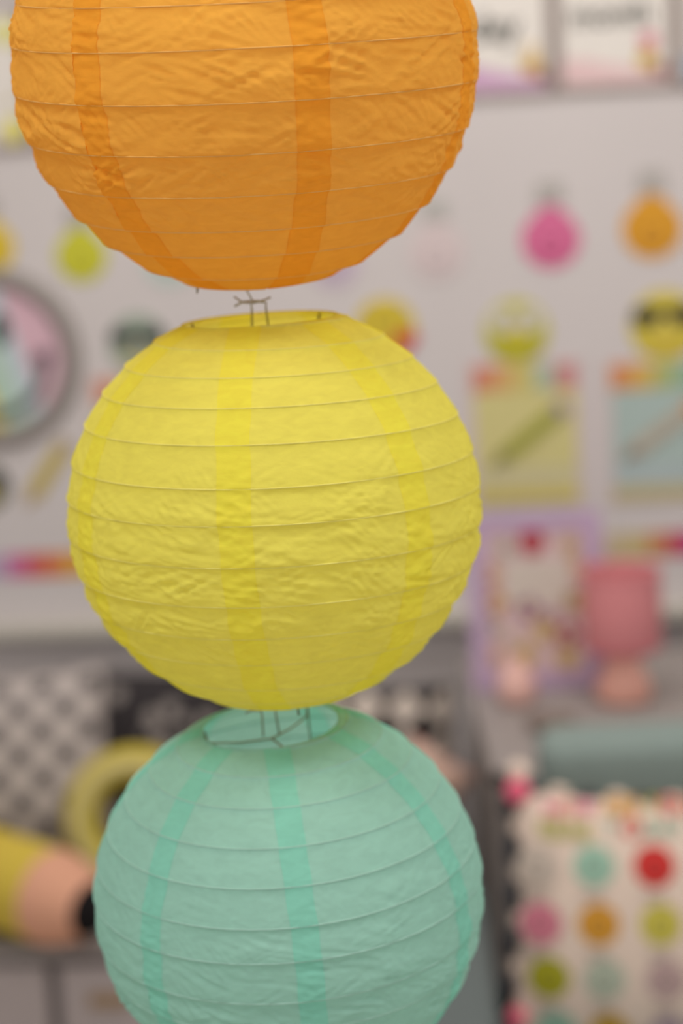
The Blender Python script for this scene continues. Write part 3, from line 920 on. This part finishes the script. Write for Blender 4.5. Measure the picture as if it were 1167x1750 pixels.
# ------------------------------------------------------------------ chair with the feelings cushion
ch_p = on_y(1130, 1345, 2.36)
CH = Matrix.Translation((ch_p.x + .02, 2.36, 0)) @ Matrix.Rotation(math.radians(-2), 4, 'Z')
T = thing('armchair', 'blue grey armchair holding the smiley cushion', 'chair', CH)
M_ch = mat('chair_cloth', srgb(132, 146, 142), .85, .05, 120, .15, .15)
M_ch2 = mat('chair_cloth_dark', srgb(98, 106, 106), .85, .05, 120, .15, .15)
zback = on_y(1060, 1262, 2.44).z
box('backrest', -.165, .34, .07, .17, .30, zback, M_ch, T, 0.028, 4)
box('seat', -.23, .36, -.42, .10, .30, .44, M_ch, T, 0.03, 4)
za = on_y(830, 1745, 2.05).z
for s in (0, 1):
    xa = -.345 if s == 0 else .36
    box('armrest', xa, xa + .104, -.40, .12, .22, za, M_ch2, T, 0.025, 4)
for x in (-.27, .40):
    for y in (-.36, .10):
        lg = lathe('leg', [(.012, 0), (.018, .22)], cmat(120, 100, 84), T, 14)
        lg.location = (x, y, 0)

def feelings_cushion():
    lean = math.radians(14)
    ptop = on_y(1136, 1362, 2.385)
    hh = (ptop.z - 0.458) / math.cos(lean) / 2
    c = Vector((ptop.x, ptop.y - math.sin(lean) * hh, (ptop.z + 0.458) / 2))
    mw = Matrix.Translation(c) @ Matrix.Rotation(math.radians(-2), 4, 'Z') @ Matrix.Rotation(-lean, 4, 'X') @ Matrix.Rotation(math.radians(4.5), 4, 'Y')
    inv = mw.inverted()
    k = (c - CAM).dot(FWD) / F
    hw = 276 * k
    T = thing('feelings_cushion', 'cream cushion printed with rows of coloured faces and pompom trim', 'cushion', mw)
    cov, fn = pillow_mesh('cover', hw, hh, .055, mat('cream_cloth', srgb(222, 202, 188), .9, .03, 120, .1, .1), T)
    def st(px, py):              # where a pixel falls on the cushion front
        d = (inv.to_3x3() @ pray(px, py)); o = inv @ CAM
        y = -.03
        for _ in range(6):
            q = o + d * ((y - o.y) / d.y)
            s = max(-1, min(1, q.x / hw)); t = max(-1, min(1, q.z / hh))
            y = fn(s, t, 1).y
        return q
    def drape(me, lift):
        for v in me.vertices:
            s = max(-1, min(1, v.co.x / hw)); t = max(-1, min(1, v.co.z / hh))
            v.co.y = fn(s, t, 1).y - lift + v.co.y
        me.update()
    def patch(name, cx, cz, rx, rz, col, lift, parent=T, n=24, a0=0, a1=2 * PI, r0=0.0):
        # thin stitched disc or band, following the cushion
        rings = 4; v, f = [], []
        full = abs(a1 - a0 - 2 * PI) < 1e-6
        for j in range(rings + 1):
            q = r0 + (1 - r0) * j / rings
            for i in range(n + 1):
                a = a0 + (a1 - a0) * i / n
                v.append((cx + rx * q * math.cos(a), 0, cz + rz * q * math.sin(a)))
        for j in range(rings):
            for i in range(n):
                b = j * (n + 1) + i; f.append((b, b + n + 1, b + n + 2, b + 1))
        o = mesh_obj(name, v, f, col, parent, True)
        drape(o.data, lift)
        return o
    rows = [[((918, 1480), (192, 178, 166)), ((1015, 1480), (150, 186, 166)), ((1118, 1480), (200, 42, 38)), ((1219, 1480), (190, 170, 190)), ((1318, 1482), (206, 190, 90))],
            [((924, 1578), (206, 122, 140)), ((1023, 1580), (206, 146, 42)), ((1129, 1580), (196, 184, 74)), ((1228, 1580), (150, 186, 166)), ((1322, 1580), (200, 110, 90))],
            [((938, 1671), (164, 160, 32)), ((1033, 1674), (176, 184, 166)), ((1139, 1675), (186, 158, 156)), ((1234, 1675), (206, 146, 42)), ((1326, 1674), (206, 122, 140))],
            [((950, 1760), (150, 186, 166)), ((1041, 1766), (190, 150, 40)), ((1143, 1768), (170, 150, 160)), ((1238, 1768), (196, 184, 74)), ((1328, 1766), (150, 160, 190))]]
    rr = 35 * k
    for r_, row in enumerate(rows):
        for j, ((px, py), cc) in enumerate(row):
            q = st(px, py)
            if abs(q.x) > hw * .93 or abs(q.z) > hh * .95: continue
            m1 = cmat(*cc); m2 = cmat(*[int(v * .72) for v in cc])
            d = patch('face_print', q.x, q.z, rr, rr, m1, .0012)
            for s in (-1, 1):
                patch('eye', q.x + s * rr * .32, q.z + rr * .22, rr * .11, rr * .15, m2, .0022, d, 12)
            if (r_ + j) % 3 == 1:
                patch('mouth', q.x, q.z - rr * .52, rr * .42, rr * .40, m2, .0022, d, 16, PI * .12, PI * .88, .68)
            else:
                patch('mouth', q.x, q.z - rr * .05, rr * .52, rr * .52, m2, .0022, d, 16, PI * 1.12, PI * 1.88, .74)
            # grey caption line under the face
            w = patch('caption_bar', q.x, q.z - rr * 1.45, rr * .62, rr * .16, cmat(176, 160, 150), .0012, T, 16)
    def word(txt, px, py, wpx, hpx, col):
        me = text_mesh(txt, .03, 0.0)
        xs = [v.co.x for v in me.vertices]; zs = [v.co.y for v in me.vertices]
        cx, cz = (min(xs) + max(xs)) / 2, (min(zs) + max(zs)) / 2
        q = st(px, py)
        sx = wpx * k / (max(xs) - min(xs)); sz = hpx * k / (max(zs) - min(zs))
        for v in me.vertices:
            v.co = Vector((q.x + (v.co.x - cx) * sx, 0, q.z + (v.co.y - cz) * sz))
        drape(me, .0035)
        me.materials.append(col)
        o = bpy.data.objects.new('lettering', me); COL.objects.link(o); o.parent = T
    HY, FY = 1381, 1416
    word('H', 942, HY, 22, 27, cmat(210, 92, 130)); word('O', 969, HY, 25, 27, cmat(216, 132, 112)); word('W', 1000, HY, 30, 27, cmat(206, 74, 130))
    word('ARE', 1060, HY - 4, 60, 28, cmat(206, 150, 30))
    word('Y', 1114, HY - 6, 20, 28, cmat(180, 174, 30)); word('O', 1142, HY - 6, 28, 28, cmat(206, 60, 56)); word('U', 1172, HY - 6, 22, 28, cmat(214, 130, 100))
    word('FEELING', 966, FY + 2, 88, 30, cmat(158, 160, 24))
    word('T', 1044, FY, 22, 26, cmat(130, 170, 150)); word('O', 1079, FY - 2, 32, 30, cmat(206, 40, 34)); word('DAY', 1134, FY - 2, 70, 26, cmat(130, 170, 150))
    # pompom trim
    pm = bmesh.new(); bmesh.ops.create_icosphere(pm, subdivisions=2, radius=1.0)
    rng = random.Random(3)
    for v in pm.verts: v.co *= 1 + rng.uniform(-.09, .09)
    me0 = bpy.data.meshes.new('pompom'); pm.to_mesh(me0); pm.free()
    def pom(loc, r, col, el=(1, 1, 1)):
        me = me0.copy(); me.materials.append(col)
        o = bpy.data.objects.new('pompom', me); COL.objects.link(o); o.parent = T
        o.location = loc; o.scale = (r * el[0], r * el[1], r * el[2])
    cream = mat('pom_cream', srgb(230, 210, 196), .95, .06, 200, .1); dark = mat('pom_dark', srgb(74, 78, 80), .95, .06, 200, .1)
    pink = mat('pom_pink', srgb(232, 106, 134), .95, .06, 200, .1); blk = mat('pom_black', srgb(22, 22, 22), .95, .06, 200, .1)
    navy = mat('pom_navy', srgb(40, 46, 54), .95, .06, 200, .1)
    rp = 15 * k
    top_dark = (924, 1010, 1105, 1200, 1296)
    n = 11
    for i in range(n):
        q = -1 + 2 * (i + .5) / n
        e = fn(q, 1, 1); pom((e.x, 0, e.z + rp * .4), rp, cream if i % 2 else dark, (1.15, .8, .75))
        for s in (-1, 1):
            e = fn(s, q, 1)
            if i % 2 == 0: pom((e.x + s * rp * .7, 0, e.z), rp * 1.15, navy, (.8, .8, 1.5))
            else: pom((e.x + s * rp * .1, 0, e.z), rp * .8, cream, (.8, .8, 1.3))
    for sx, sz in ((-1, 1), (-1, -1), (1, 1), (1, -1)):
        e = fn(sx, sz, 1)
        zz = e.z if sz > 0 else e.z + rp
        pom((e.x - sx * rp * .3, -.006, zz), rp * 1.45, pink)
        if sz > 0:
            pom((e.x + sx * rp * .2 + rp * .6, .004, zz + rp * 2.2), rp * 1.25, cream)
            pom((e.x + sx * rp * 1.7, .006, zz + rp * 1.2), rp * .95, blk)
    pl = st(888, 1738)
    pom((pl.x - rp * .4, pl.y - rp * .5, pl.z), rp * 1.1, pink)
    pom((pl.x - rp * 2.1, pl.y - rp * .2, pl.z + rp * 1.2), rp * 1.0, blk)
feelings_cushion()

bpy.context.view_layer.update()
